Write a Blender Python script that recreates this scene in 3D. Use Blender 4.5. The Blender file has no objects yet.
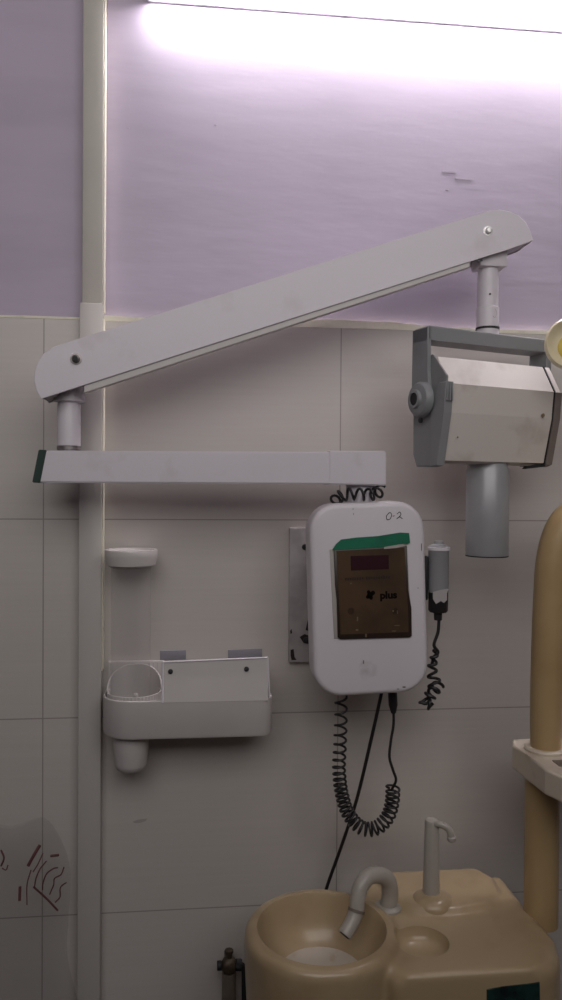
import bpy, bmesh, math, random
import numpy as np
from mathutils import Vector, Matrix, Euler
random.seed(7)
S = bpy.context.scene
C = S.collection
PI = math.pi

# ------------------------------------------------------------------ camera
F_PX, CAM_D, YAW, PITCH, ROLL = 774.5, 1.1911, .10835, -.0156, .007634
r_ = Vector((math.cos(YAW), -math.sin(YAW), 0)); d_ = Vector((math.sin(YAW), math.cos(YAW), 0)); z_ = Vector((0, 0, 1))
FW = math.cos(PITCH)*d_ + math.sin(PITCH)*z_
UP = -math.sin(PITCH)*d_ + math.cos(PITCH)*z_
CX = math.cos(ROLL)*r_ + math.sin(ROLL)*UP
CY = -math.sin(ROLL)*r_ + math.cos(ROLL)*UP
CAM = Vector((0, -CAM_D, 0))
cd = bpy.data.cameras.new('camera'); cam = bpy.data.objects.new('camera', cd); C.objects.link(cam)
cd.sensor_fit = 'VERTICAL'; cd.sensor_height = 24; cd.lens = F_PX/1000*24; cd.clip_start = .02
cam.matrix_world = Matrix(((CX.x, CY.x, -FW.x, CAM.x), (CX.y, CY.y, -FW.y, CAM.y), (CX.z, CY.z, -FW.z, CAM.z), (0, 0, 0, 1)))
S.camera = cam

# ------------------------------------------------------------------ world, light, exposure
w = bpy.data.worlds.new('world'); S.world = w; w.use_nodes = True
w.node_tree.nodes['Background'].inputs[0].default_value = (.9, .88, 1, 1)
w.node_tree.nodes['Background'].inputs[1].default_value = .05
S.view_settings.view_transform = 'Standard'; S.view_settings.look = 'None'
S.view_settings.exposure = .1; S.view_settings.gamma = 1; S.view_settings.use_curve_mapping = False
al = bpy.data.lights.new('room_light', 'AREA'); al.shape = 'RECTANGLE'; al.size = 1.9; al.size_y = 1.2
al.energy = 14.5; al.color = (1, .975, .955)
ao = bpy.data.objects.new('room_light', al); C.objects.link(ao); ao.location = (.12, -1.55, .95)
ao.rotation_euler = (math.radians(80), 0, 0)
TUBE_EMIT = 43.0

def ray(px, py): return FW + CX*((px-281)/F_PX) - CY*((py-500)/F_PX)
def P(px, py, Y):
    v = ray(px, py); return CAM + v*((Y+CAM_D)/v.y)
def Q(px, py, Z):
    v = ray(px, py); return CAM + v*(Z/v.z)
PX = 1.38e-3

# ------------------------------------------------------------------ materials
def mat(name, col, rough=.5, metal=0, var=0, vscale=12, col2=None, stain=.5, bump=0, bscale=60, alpha=1, emit=0, stretch=(1, 1, 1), coat=0):
    m = bpy.data.materials.new(name); m.use_nodes = True; nt = m.node_tree; b = nt.nodes['Principled BSDF']
    b.inputs['Base Color'].default_value = (*col, 1); b.inputs['Roughness'].default_value = rough; b.inputs['Metallic'].default_value = metal
    if coat: b.inputs['Coat Weight'].default_value = coat
    tc = nt.nodes.new('ShaderNodeTexCoord'); mp = nt.nodes.new('ShaderNodeMapping'); mp.inputs['Scale'].default_value = stretch
    nt.links.new(tc.outputs['Object'], mp.inputs[0])
    if col2 is None: col2 = tuple(c*(1-var) for c in col)
    n = nt.nodes.new('ShaderNodeTexNoise'); n.inputs['Scale'].default_value = vscale; n.inputs['Detail'].default_value = 5
    nt.links.new(mp.outputs[0], n.inputs['Vector'])
    cr = nt.nodes.new('ShaderNodeValToRGB')
    cr.color_ramp.elements[0].position = stain; cr.color_ramp.elements[0].color = (*col, 1)
    cr.color_ramp.elements[1].position = min(1, stain+.22); cr.color_ramp.elements[1].color = (*col2, 1)
    nt.links.new(n.outputs[0], cr.inputs[0]); nt.links.new(cr.outputs[0], b.inputs['Base Color'])
    if bump:
        n2 = nt.nodes.new('ShaderNodeTexNoise'); n2.inputs['Scale'].default_value = bscale
        nt.links.new(mp.outputs[0], n2.inputs['Vector'])
        bp = nt.nodes.new('ShaderNodeBump'); bp.inputs['Strength'].default_value = bump; bp.inputs['Distance'].default_value = .002
        nt.links.new(n2.outputs[0], bp.inputs['Height']); nt.links.new(bp.outputs[0], b.inputs['Normal'])
    if alpha < 1: b.inputs['Alpha'].default_value = alpha
    if emit:
        b.inputs['Emission Color'].default_value = (1, .95, .98, 1); b.inputs['Emission Strength'].default_value = emit
    return m

M = {}
M['lilac'] = mat('lilac_paint', (.465, .40, .505), .6, var=.10, vscale=6, stain=.45, bump=.25, bscale=25, stretch=(.6, 1, 2.2))
M['cream'] = mat('cream_plastic', (.60, .56, .49), .45, var=.06, vscale=9)
M['trunk'] = mat('trunking_plastic', (.47, .44, .40), .45, var=.06, vscale=9)
M['trunklow'] = mat('lower_trunking', (.49, .46, .435), .45, var=.05, vscale=9)
M['filler'] = mat('cream_filler_and_lit_side', (.78, .74, .62), .8, var=.15, vscale=40, bump=.3)  # real filler, and the painted bright side of the trunking
M['white'] = mat('white_enamel', (.68, .63, .68), .38, vscale=14, stain=.60, col2=(.56, .50, .52))
M['boxwhite'] = mat('white_abs', (.70, .65, .69), .4, col2=(.36, .32, .32), vscale=22, stain=.66)
M['headwhite'] = mat('ivory_enamel', (.68, .62, .58), .4, col2=(.46, .39, .35), vscale=16, stain=.57)
M['tray'] = mat('white_tray_plastic', (.56, .52, .51), .42, var=.06, vscale=8)
M['grey'] = mat('grey_enamel', (.25, .255, .265), .42, var=.3, vscale=14, stain=.55)
M['greyside'] = mat('grey_plastic', (.26, .26, .27), .5, var=.3, vscale=14, stain=.55)
M['bronze'] = mat('brown_trim', (.20, .165, .15), .45, var=.3, vscale=20)
M['cone'] = mat('grey_cone', (.36, .36, .375), .33, metal=.15, var=.12, vscale=10)
M['dark'] = mat('dark_hole', (.015, .015, .017), .6)
M['black'] = mat('black_rubber', (.016, .014, .015), .45)
M['darkgreen'] = mat('dark_green_cap', (.012, .035, .028), .5)
M['green'] = mat('green_tape', (.005, .155, .085), .45, var=.25, vscale=30)
M['chrome'] = mat('chrome', (.80, .78, .78), .25, metal=.3)
M['steel'] = mat('dull_steel', (.3, .27, .27), .4, metal=.8, var=.4, vscale=60)
M['panel'] = mat('bronze_acrylic', (.085, .050, .028), .3, col2=(.055, .034, .020), vscale=18, stain=.4)
M['panelrim'] = mat('dark_panel_edge', (.03, .018, .013), .4)
M['display'] = mat('maroon_window', (.035, .010, .016), .25)
M['ink'] = mat('dark_print', (.008, .005, .004), .95); M['ink'].node_tree.nodes['Principled BSDF'].inputs['Specular IOR Level'].default_value = .1
M['chip'] = mat('paint_wear', (.20, .14, .09), .7, var=.3)
M['pale'] = mat('pale_residue', (.42, .38, .36), .6)
M['ply'] = mat('worn_plate', (.42, .38, .385), .6, col2=(.30, .27, .27), vscale=25, stain=.5)
M['rust'] = mat('dark_rust', (.02, .012, .010), .8)
M['tan'] = mat('tan_pipe', (.44, .305, .155), .38, col2=(.38, .25, .12), vscale=10, stain=.5)
M['basin'] = mat('tan_basin_plastic', (.41, .305, .185), .3, col2=(.31, .215, .12), vscale=9, stain=.5, coat=.2)
M['bowl'] = mat('stained_bowl', (.50, .44, .37), .35, col2=(.40, .30, .20), vscale=45, stain=.55)
M['spout'] = mat('white_ceramic', (.40, .365, .325), .3, var=.1, vscale=30)
M['bracket'] = mat('cream_bracket', (.60, .52, .43), .45, col2=(.42, .33, .25), vscale=25, stain=.58)
M['lampcream'] = mat('lamp_cream', (.72, .63, .44), .35)
M['lampyellow'] = mat('lamp_yellow', (.70, .52, .10), .3)
M['pad'] = mat('grey_blue_foam', (.26, .25, .285), .8)
M['brass'] = mat('dull_brass', (.09, .065, .045), .5, metal=.4, var=.5, vscale=70)
M['pipe'] = mat('beige_pipe', (.17, .14, .11), .5, var=.2, vscale=30)
M['screen'] = mat('dark_green_panel', (.010, .032, .028), .25, col2=(.006, .012, .014), vscale=60, stain=.45)
M['red'] = mat('red_print', (.11, .032, .034), .6)
M['rail'] = mat('grey_rail', (.75, .72, .75), .5)
M['diffuser'] = mat('opal_diffuser', (.9, .9, .9), .5, emit=TUBE_EMIT)
M['ceil'] = mat('ceiling_paint', (.45, .43, .44), .8)
M['floor'] = mat('floor_tile', (.06, .055, .05), .5, var=.2)
M['sidewall'] = mat('side_wall_paint', (.20, .18, .185), .7)

def clear_mat(name, col, fac, rough=.25, bump=0):
    m = bpy.data.materials.new(name); m.use_nodes = True; nt = m.node_tree; b = nt.nodes['Principled BSDF']
    b.inputs['Base Color'].default_value = (*col, 1); b.inputs['Roughness'].default_value = rough
    tr = nt.nodes.new('ShaderNodeBsdfTransparent'); mx = nt.nodes.new('ShaderNodeMixShader'); mx.inputs[0].default_value = fac
    nt.links.new(tr.outputs[0], mx.inputs[1]); nt.links.new(b.outputs[0], mx.inputs[2])
    nt.links.new(mx.outputs[0], nt.nodes['Material Output'].inputs[0])
    return m
M['clear'] = clear_mat('clear_tube', (.62, .57, .57), .09)
M['film'] = clear_mat('clear_film', (.13, .13, .125), .10, .2)

# tiles: 450 x 300 stack bond, linen streaks
TZ0, TX0 = -.0495, -.2282
def tile_mat():
    m = bpy.data.materials.new('wall_tile'); m.use_nodes = True; nt = m.node_tree; b = nt.nodes['Principled BSDF']; L = nt.links
    b.inputs['Roughness'].default_value = .42
    tc = nt.nodes.new('ShaderNodeTexCoord'); sp = nt.nodes.new('ShaderNodeSeparateXYZ'); L.new(tc.outputs['Object'], sp.inputs[0])
    def mth(op, a, bb=None):
        n = nt.nodes.new('ShaderNodeMath'); n.operation = op
        for i, v in enumerate((a, bb)):
            if v is None: continue
            if isinstance(v, (int, float)): n.inputs[i].default_value = v
            else: L.new(v, n.inputs[i])
        return n.outputs[0]
    def joint(c, off, size, wd):
        f = mth('FRACT', mth('ADD', mth('DIVIDE', mth('SUBTRACT', c, off), size), .5))
        dd = mth('ABSOLUTE', mth('SUBTRACT', f, .5))
        return mth('LESS_THAN', dd, wd/size)
    j = mth('MAXIMUM', joint(sp.outputs[0], TX0, .45, .0009), joint(sp.outputs[2], TZ0, .3, .0009))
    mp = nt.nodes.new('ShaderNodeMapping'); mp.inputs['Scale'].default_value = (3, 3, 90); L.new(tc.outputs['Object'], mp.inputs[0])
    n = nt.nodes.new('ShaderNodeTexNoise'); n.inputs['Scale'].default_value = 2; n.inputs['Detail'].default_value = 6; L.new(mp.outputs[0], n.inputs['Vector'])
    cr = nt.nodes.new('ShaderNodeValToRGB'); cr.color_ramp.elements[0].position = .3; cr.color_ramp.elements[1].position = .7
    cr.color_ramp.elements[0].color = (.555, .512, .485, 1); cr.color_ramp.elements[1].color = (.58, .536, .508, 1)
    L.new(n.outputs[0], cr.inputs[0])
    mx = nt.nodes.new('ShaderNodeMix'); mx.data_type = 'RGBA'; L.new(j, mx.inputs[0]); L.new(cr.outputs[0], mx.inputs[6]); mx.inputs[7].default_value = (.32, .285, .27, 1)
    L.new(mx.outputs[2], b.inputs['Base Color'])
    return m
M['tile'] = tile_mat()

# ------------------------------------------------------------------ helpers
def thing(name, label, cat, loc=(0, 0, 0), group=None):
    o = bpy.data.objects.new(name, None); C.objects.link(o); o.location = loc; o.empty_display_size = .02
    return tag(o, label, cat, group)
def tag(o, label, cat, group=None):
    o['label'] = label; o['category'] = cat
    if group: o['group'] = group
    return o
def wloc(o):
    v = Vector((0, 0, 0))
    while o: v += o.location; o = o.parent
    return v
def obj(name, bm, m, parent=None, smooth=True, label=None, origin=None):
    """bm in world coordinates -> one mesh object; its origin is the parent's (or `origin`)."""
    base = wloc(parent) if parent else Vector(origin or (0, 0, 0))
    bmesh.ops.recalc_face_normals(bm, faces=bm.faces)
    bmesh.ops.translate(bm, verts=bm.verts, vec=-base)
    me = bpy.data.meshes.new(name); bm.to_mesh(me); bm.free()
    o = bpy.data.objects.new(name, me); C.objects.link(o)
    if parent: o.parent = parent
    else: o.location = base
    if m: me.materials.append(m)
    for p in me.polygons: p.use_smooth = False
    if smooth:
        for p in me.polygons: p.use_smooth = True
        me.set_sharp_from_angle(angle=math.radians(38))
    if label: o['label'] = label
    return o
def struct(name, bm, m, parent=None, smooth=False):
    o = obj(name, bm, m, parent, smooth)
    if not parent: o['kind'] = 'structure'
    return o
def NB(): return bmesh.new()
def box(bm, a, b, bev=0, seg=2):
    a = Vector(a); b = Vector(b); c = (a+b)/2; s = b-a
    g = bmesh.ops.create_cube(bm, size=1, matrix=Matrix.Translation(c) @ Matrix.Diagonal((abs(s.x), abs(s.y), abs(s.z), 1)))
    if bev:
        es = {e for v in g['verts'] for e in v.link_edges}
        bmesh.ops.bevel(bm, geom=list(es), offset=bev, segments=seg, affect='EDGES', profile=.5)
    return bm
def prism(bm, pts, vec, bev=0, seg=2, bev_caps=True):
    """closed polygon of world points, extruded along vec."""
    vec = Vector(vec); n = len(pts)
    A = [bm.verts.new(Vector(p)) for p in pts]; B = [bm.verts.new(Vector(p)+vec) for p in pts]
    f0 = bm.faces.new(A); f1 = bm.faces.new(B[::-1])
    for i in range(n): bm.faces.new((A[i], B[i], B[(i+1) % n], A[(i+1) % n]))
    if bev:
        es = set(f0.edges) | set(f1.edges)
        bmesh.ops.bevel(bm, geom=list(es), offset=bev, segments=seg, affect='EDGES', profile=.5)
    return bm
def tube(bm, pts, r, seg=12, cap=True, up=None):
    pts = [Vector(p) for p in pts]; n = len(pts)
    rs = r if isinstance(r, (list, tuple)) else [r]*n
    t0 = (pts[1]-pts[0]).normalized(); nrm = t0.orthogonal().normalized(); rings = []
    for i, p in enumerate(pts):
        t = (pts[min(i+1, n-1)]-pts[max(i-1, 0)]).normalized()
        nrm = (nrm - t*nrm.dot(t)).normalized(); bn = t.cross(nrm)
        rings.append([bm.verts.new(p + (nrm*math.cos(2*PI*k/seg)+bn*math.sin(2*PI*k/seg))*rs[i]) for k in range(seg)])
    for i in range(n-1):
        for k in range(seg): bm.faces.new((rings[i][k], rings[i][(k+1) % seg], rings[i+1][(k+1) % seg], rings[i+1][k]))
    if cap: bm.faces.new(rings[0][::-1]); bm.faces.new(rings[-1])
    return bm
def lathe(bm, prof, base, axis=(0, 0, 1), seg=32, rib=0, ribn=0):
    """prof: (radius, height) along axis from base."""
    ax = Vector(axis).normalized(); e1 = ax.orthogonal().normalized(); e2 = ax.cross(e1); base = Vector(base); rings = []
    for r, h in prof:
        if r < 1e-6: rings.append([bm.verts.new(base+ax*h)]); continue
        rings.append([bm.verts.new(base+ax*h+(e1*math.cos(2*PI*k/seg)+e2*math.sin(2*PI*k/seg))*(r+(rib if ribn and k % 2 else 0))) for k in range(seg)])
    for a, b in zip(rings, rings[1:]):
        for k in range(seg):
            k2 = (k+1) % seg
            if len(a) == 1 and len(b) == 1: continue
            if len(a) == 1: bm.faces.new((a[0], b[k], b[k2]))
            elif len(b) == 1: bm.faces.new((a[k], a[k2], b[0]))
            else: bm.faces.new((a[k], a[k2], b[k2], b[k]))
    for R in (rings[0], rings[-1]):
        if len(R) > 1: bm.faces.new(R)
    return bm
def cyl(bm, a, b, r, seg=28, bev=0):
    a = Vector(a); b = Vector(b); L = (b-a).length
    pr = [(0, 0), (r, 0), (r, L), (0, L)] if not bev else [(0, 0), (r-bev, 0), (r-.3*bev, .3*bev), (r, bev), (r, L-bev), (r-.3*bev, L-.3*bev), (r-bev, L), (0, L)]
    return lathe(bm, pr, a, b-a, seg)
def smoothpath(pts, n=12):
    pts = [Vector(p) for p in pts]; out = []
    Pp = [pts[0]*2-pts[1]]+pts+[pts[-1]*2-pts[-2]]
    for i in range(1, len(Pp)-2):
        a, b, c, d = Pp[i-1:i+3]
        for k in range(n):
            t = k/n
            out.append(.5*((2*b)+(c-a)*t+(2*a-5*b+4*c-d)*t*t+(3*b-a-3*c+d)*t**3))
    out.append(pts[-1]); return out
def coil(bm, path, pitch, R, r, seg=8, per=14):
    """pitch: function of arc fraction -> metres per turn."""
    pts = smoothpath(path, 24); cum = [0]
    for a, b in zip(pts, pts[1:]): cum.append(cum[-1]+(b-a).length)
    T = cum[-1]; out = []; s = 0; ph = 0; i = 0
    nrm = None
    while s < T:
        while i < len(pts)-2 and cum[i+1] < s: i += 1
        f = (s-cum[i])/(cum[i+1]-cum[i]+1e-9); p = pts[i].lerp(pts[i+1], f); t = (pts[i+1]-pts[i]).normalized()
        if nrm is None: nrm = t.orthogonal().normalized()
        nrm = (nrm-t*nrm.dot(t)).normalized(); bn = t.cross(nrm)
        out.append(p+(nrm*math.cos(ph)+bn*math.sin(ph))*(R(s/T) if callable(R) else R))
        ph += 2*PI/per; s += pitch(s/T)/per
    return tube(bm, out, r, seg)
def loft(bm, rings, caps=(True, True)):
    V = [[bm.verts.new(p) for p in r] for r in rings]; n = len(V[0])
    for a, b in zip(V, V[1:]):
        for k in range(n): bm.faces.new((a[k], a[(k+1) % n], b[(k+1) % n], b[k]))
    if caps[0]: bm.faces.new(V[0][::-1])
    if caps[1]: bm.faces.new(V[-1])
    return bm
def rrect(cx, cz, wd, h, rad, rot=0, n=8):
    pts = []
    for sx, sz, a0 in ((1, 1, 0), (-1, 1, 90), (-1, -1, 180), (1, -1, 270)):
        for k in range(n+1):
            a = math.radians(a0+90*k/n); x = sx*(wd/2-rad)+rad*math.cos(a); z = sz*(h/2-rad)+rad*math.sin(a)
            pts.append((cx+x*math.cos(rot)-z*math.sin(rot), cz+x*math.sin(rot)+z*math.cos(rot)))
    return pts
def text(name, s, size, loc, rot, m, parent, ext=.0002, align='CENTER', sx=1):
    cu = bpy.data.curves.new(name, 'FONT'); cu.body = s; cu.size = size; cu.extrude = ext; cu.offset = size*.045; cu.align_x = align; cu.align_y = 'CENTER'
    tmp = bpy.data.objects.new('tmp', cu); C.objects.link(tmp)
    dg = bpy.context.evaluated_depsgraph_get(); dg.update()
    me = bpy.data.meshes.new_from_object(tmp.evaluated_get(dg)); bpy.data.objects.remove(tmp)
    me.transform(Matrix.Diagonal((sx, 1, 1, 1)))
    me.name = name; me.materials.clear(); me.materials.append(m)
    o = bpy.data.objects.new(name, me); C.objects.link(o)
    mm = Matrix.Translation(Vector(loc)) @ Euler(rot).to_matrix().to_4x4()
    me.transform(Matrix.Translation(-wloc(parent)) @ mm); o.parent = parent
    return o
def stroke(bm, pts, r, seg=6): return tube(bm, smoothpath(pts, 5) if len(pts) > 2 else pts, r, seg)

# ------------------------------------------------------------------ room shell
ROOM_X0, ROOM_X1, ROOM_Y0, ROOM_Z0, ROOM_Z1 = -1.6, 2.0, -3.0, -1.3, 1.3
TOP = TZ0+.3
struct('wall_back', box(NB(), (ROOM_X0, .010, ROOM_Z0), (ROOM_X1, .09, ROOM_Z1)), M['lilac'])
struct('wall_tiling', box(NB(), (ROOM_X0, 0, ROOM_Z0), (ROOM_X1, .0101, TOP)), M['tile'])
struct('wall_left', box(NB(), (ROOM_X0-.08, ROOM_Y0, ROOM_Z0), (ROOM_X0, .09, ROOM_Z1)), M['sidewall'])
struct('wall_right', box(NB(), (ROOM_X1, ROOM_Y0, ROOM_Z0), (ROOM_X1+.08, .09, ROOM_Z1)), M['sidewall'])
struct('wall_front', box(NB(), (ROOM_X0, ROOM_Y0-.08, ROOM_Z0), (ROOM_X1, ROOM_Y0, ROOM_Z1)), M['sidewall'])
struct('ceiling', box(NB(), (ROOM_X0, ROOM_Y0, ROOM_Z1), (ROOM_X1, .09, ROOM_Z1+.06)), M['ceil'])
struct('floor', box(NB(), (ROOM_X0, ROOM_Y0, ROOM_Z0-.06), (ROOM_X1, .09, ROOM_Z0)), M['floor'])
# uneven cream filler strip along the top of the tiles
bm = NB(); xs = np.linspace(-.142, ROOM_X1, 150); top = []; bot = []
for x in xs:
    wob = .0012*math.sin(x*37)+.0010*math.sin(x*91+1)
    hgt = .0065+.0055*math.exp(-((x-.20)/.10)**4) + .0012*math.sin(x*23)
    hgt = max(.0035, hgt if x < .30 else max(.0040, .012-(x-.30)*.12))
    top.append(Vector((x, -.0008, TOP+hgt+wob*.4))); bot.append(Vector((x, -.0008, TOP-.0015)))
prism(bm, bot+top[::-1], (0, .0115, 0)); struct('trim_1', bm, M['filler'])
bm = NB(); box(bm, (ROOM_X0, -.0008, TOP-.001), (-.174, .0107, TOP+.0028), .0006); struct('trim_2', bm, M['filler'])
# vertical cable trunking in two lengths
xa = P(83, 150, -.012).x; xb = P(103.5, 150, -.012).x
zt = P(90, 303, -.02).z
t = thing('cable_trunking', 'tall cream vertical cable trunking running up the wall with an overlapping joint', 'trunking', (xa, .01, ROOM_Z0))
obj('upper_channel', box(NB(), (xa, -.017, zt-.01), (xb, .0098, ROOM_Z1-.001), .0015), M['trunk'], t)
obj('lower_channel', box(NB(), (xa-.003, -.0215, ROOM_Z0+.001), (xb+.0006, -.0002, zt), .0018), M['trunklow'], t)

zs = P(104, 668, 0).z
bm = NB(); box(bm, (xb+.0007, -.0195, zs), (xb+.0026, -.0003, TOP-.002), .0006); obj('lit_side_strip', bm, M['filler'], t)  # bright strip stands in for the lit right side of the trunking
bm = NB(); box(bm, (xb+.0001, -.0115, TOP+.011), (xb+.0018, .0095, ROOM_Z1-.002), .0006); obj('lit_side_strip', bm, M['filler'], t)  # upper length: lit side put in as bright colour too

# ------------------------------------------------------------------ tube light on the wall
bl = P(153, 0, 0); z0 = P(330, 12, 0).z; xl = P(148, 10, 0).x; xr = xl+1.2
t = thing('tube_light', 'long white glowing tube light mounted high on the lilac wall', 'light', (xl, .01, z0))
obj('base_rail', box(NB(), (xl, .0045, z0), (xr, .0098, z0+.027), .0008), M['rail'], t, label='thin grey rail against the wall')
bm = NB(); prof = [(.0044, z0+.0045)]
for k in range(13):
    a = -PI/2+PI*k/12; prof.append((-.019-.013*math.cos(a), z0+.0155+.011*math.sin(a)))
prof.append((.0044, z0+.0265))
prism(bm, [(xl+.004, y, z) for y, z in prof], (xr-xl-.008, 0, 0)); obj('diffuser', bm, M['diffuser'], t)
for x in (xl-.001, xr-.004):
    obj('end_cap', box(NB(), (x, -.033, z0-.0005), (x+.005, .0095, z0+.0265), .0015), M['white'], t)

# ------------------------------------------------------------------ X-ray unit: control box, arms and posts
AY = -.11
root = thing('xray_unit', 'white wall mounted dental x-ray unit with folding arm, control box and grey tube head', 'x-ray unit', (P(345, 598, 0).x, 0, P(345, 662, 0).z))
# wall plate
a = P(290, 528, -.012); b = P(312, 662, -.012)
pl = obj('wall_plate', box(NB(), (a.x, -.012, b.z), (a.x+.13, -.0002, a.z), .001), M['ply'], root, label='worn off-white plate screwed to the tiles')
for px, py, r in ((305, 547, 3.2), (306, 640, 3.0)):
    c = P(px, py, -.0121); bm = NB(); cyl(bm, (c.x, -.0118, c.z), (c.x, -.0155, c.z), r*1.5e-3, 16, .0008); obj('screw', bm, M['dark'], pl)
bm = NB()
for poly in ([(290, 650), (293, 649), (294, 657), (296, 660), (291, 660), (290, 656)], [(299, 637), (304, 634), (309, 636), (310, 644), (303, 643)], [(306, 625), (309, 612), (311, 612), (311, 632), (305, 630)], [(289.5, 631), (291, 629), (291.5, 633), (290, 634)]):
    prism(bm, [P(px+.6, py, -.0121) for px, py in poly], (0, -.0004, 0))
obj('rust_patch', bm, M['rust'], pl, False, label='dark chipped rust')
# standoff behind the box
c = P(368, 598, -.08)
obj('standoff', box(NB(), (c.x-.04, -.106, c.z-.07), (c.x+.05, -.011, c.z+.07), .004), M['ply'], root)
# control box
BF = -.15; rot = math.radians(2.1); c = P(369.8, 599, BF)
Wb = .161; Hb = .2655
bm = NB(); pts = rrect(c.x, c.z, Wb, Hb, .040, rot, 9)
rings = []
for k in range(6):
    a = PI/2*k/5; ins = .0075*(1-math.sin(a)); yy = BF+.0075*(1-math.cos(a))
    rings.append([(x, yy, z) for x, z in rrect(c.x, c.z, Wb-2*ins, Hb-2*ins, .040-ins, rot, 9)])
rings.append([(x, BF+.043, z) for x, z in rrect(c.x, c.z, Wb, Hb, .040, rot, 9)]); rings.append([(x, BF+.045, z) for x, z in rrect(c.x, c.z, Wb-.004, Hb-.004, .038, rot, 9)])
loft(bm, rings)
cb = obj('control_box', bm, M['boxwhite'], root, label='rounded white control box with bronze panel')
def BX(px, py, e=0): return P(px, py, BF-e)
fr = [(329.5, 549.5), (407, 546), (411.5, 635.5), (334, 638.5)]
bm = NB(); prism(bm, [BX(*p) for p in fr], (0, -.0012, 0), .0005); obj('panel_edge', bm, M['pale'], cb, label='pale glue edge')
pn = [(333.5, 549), (406.5, 545.5), (408, 590), (411, 608), (411.5, 635.5), (410, 637), (340, 639), (337.5, 637), (336.5, 600), (335, 585)]
bm = NB(); prism(bm, [BX(*p, .001) for p in pn], (0, -.0022, 0), .0006)
cp = obj('control_panel', bm, M['panelrim'], cb, label='dark edged bronze panel')
pi_ = [(336.5, 551), (404.5, 547.5), (406.3, 590), (408, 609), (408.5, 632), (340.5, 634.5), (339, 600), (338, 585)]
bm = NB(); prism(bm, [BX(*p, .003) for p in pi_], (0, -.0006, 0)); obj('panel_face', bm, M['panel'], cp)
bm = NB(); prism(bm, [BX(*p, .0034) for p in [(350.5, 556), (388.5, 555), (388.8, 569), (351, 570.5)]], (0, -.0006, 0)); obj('display', bm, M['display'], cp, label='maroon display window')
def btext(name, s, px, py, size, m, sx=1): return text(name, s, size, P(px, py, BF-.0037), (PI/2, -rot, 0), m, cp, sx=sx)
# the worn line of small print can no longer be read: one short worn stroke block per letter
bm = NB(); px = 345.0; rl = random.Random(3)
for wn in (8, 10):
    for k in range(wn):
        ww = rl.uniform(1.5, 2.0); hh = rl.uniform(2.2, 3.0); y0 = 579.0-(px-345)*.045
        p0 = P(px, y0+hh/2, BF-.0037); p1 = P(px+ww, y0-hh/2, BF-.0037); box(bm, (p0.x, BF-.0040, p0.z), (p1.x, BF-.0036, p1.z)); px += ww+.65
    px += 1.6
obj('worn_print', bm, M['panelrim'], cp, False)
btext('lettering', 'plus', 388.5, 595.3, .0138, M['ink'], 1.08)
bm = NB()
cc = P(370, 595, BF-.0036)
for dx, dz, rr in ((0, 0, .0042), (.004, .003, .003), (-.003, -.0025, .0026), (.0015, -.004, .0025), (-.002, .0042, .0024)):
    cyl(bm, cc+Vector((dx, 0, dz)), cc+Vector((dx, -.0004, dz)), rr, 14)
obj('emblem', bm, M['ink'], cp, label='dark round emblem')
for px, py in ((351, 611), (395, 611)):
    bm = NB(); q = P(px, py, BF-.0036); lathe(bm, [(.0042, 0), (.0042, .0005), (.0036, .0005), (.0036, 0)], q, (0, -1, 0), 18); obj('button_mark', bm, M['panelrim'], cp)
bm = NB()
for px, py, ww, hh in ((357.5, 619, 1.2, 4), (393, 611, 1, 2), (397.5, 612, 1, 3), (357, 630, 2.5, 1.5), (397, 625.5, 5, .8), (394, 631, 4, .8), (366, 635.5, 1.4, 3), (351, 583.5, 1.6, 1)):
    bm = NB(); p0 = P(px-ww/2, py+hh/2, BF-.0037); p1 = P(px+ww/2, py-hh/2, BF-.0037); box(bm, (p0.x, BF-.0040, p0.z), (p1.x, BF-.0036, p1.z)); obj('scratch', bm, M['chip'], cp, False)
tp = [(332, 550), (336, 544), (341, 539.5), (356, 537.5), (378, 536), (400, 532.5), (409, 533), (410, 543), (398, 544.5), (384, 547), (362, 548.5), (340, 549.5)]
bm = NB(); prism(bm, [BX(*p, .0032) for p in tp], (0, -.0007, 0)); obj('tape_strip', bm, M['green'], cb, False, label='strip of green tape over the panel top')
bm = NB(); prism(bm, [BX(*p, .0034) for p in [(384, 547), (390, 545.6), (404, 544), (405, 546), (396, 548), (384, 549)]], (0, -.0004, 0)); obj('paper_scrap', bm, M['pale'], cb, False)
# handwriting 0-2
bm = NB()
def hw(pts): stroke(bm, [P(px, py, BF-.0001) for px, py in pts], .0005)
hw([(389, 513), (386.5, 516), (387, 519.5), (390, 519), (391.6, 515), (390.5, 512.8), (388.5, 513)])
hw([(392.6, 516.2), (394.6, 515.8)]); hw([(397, 514), (399.5, 512), (401, 514.5), (399, 517), (396.6, 519), (399.5, 517), (402.5, 518.8)])
obj('handwriting', bm, M['ink'], cb)
bm = NB()
for px, py, ww, hh in ((363.5, 662, 1.2, 3.5), (353, 509, .8, 1.5), (421.5, 547, 1, 7), (404, 687, 3, 1.4), (398, 689, 2, 1), (418, 588, .8, 1.2), (353.5, 514, .6, 2)):
    bm = NB(); p0 = P(px-ww/2, py+hh/2, BF); p1 = P(px+ww/2, py-hh/2, BF); box(bm, (p0.x, BF-.0003, p0.z), (p1.x, BF+.001, p1.z)); obj('scuff', bm, M['steel'], cb, False)
# post out of the box top and the lower arm
pj = P(361, 489, -.112)
bm = NB(); cyl(bm, (pj.x, AY, P(361, 505, AY).z-.01), (pj.x, AY, P(361, 484, AY).z+.004), .021, 32, .001)
obj('swivel_post', bm, M['white'], root)
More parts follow.
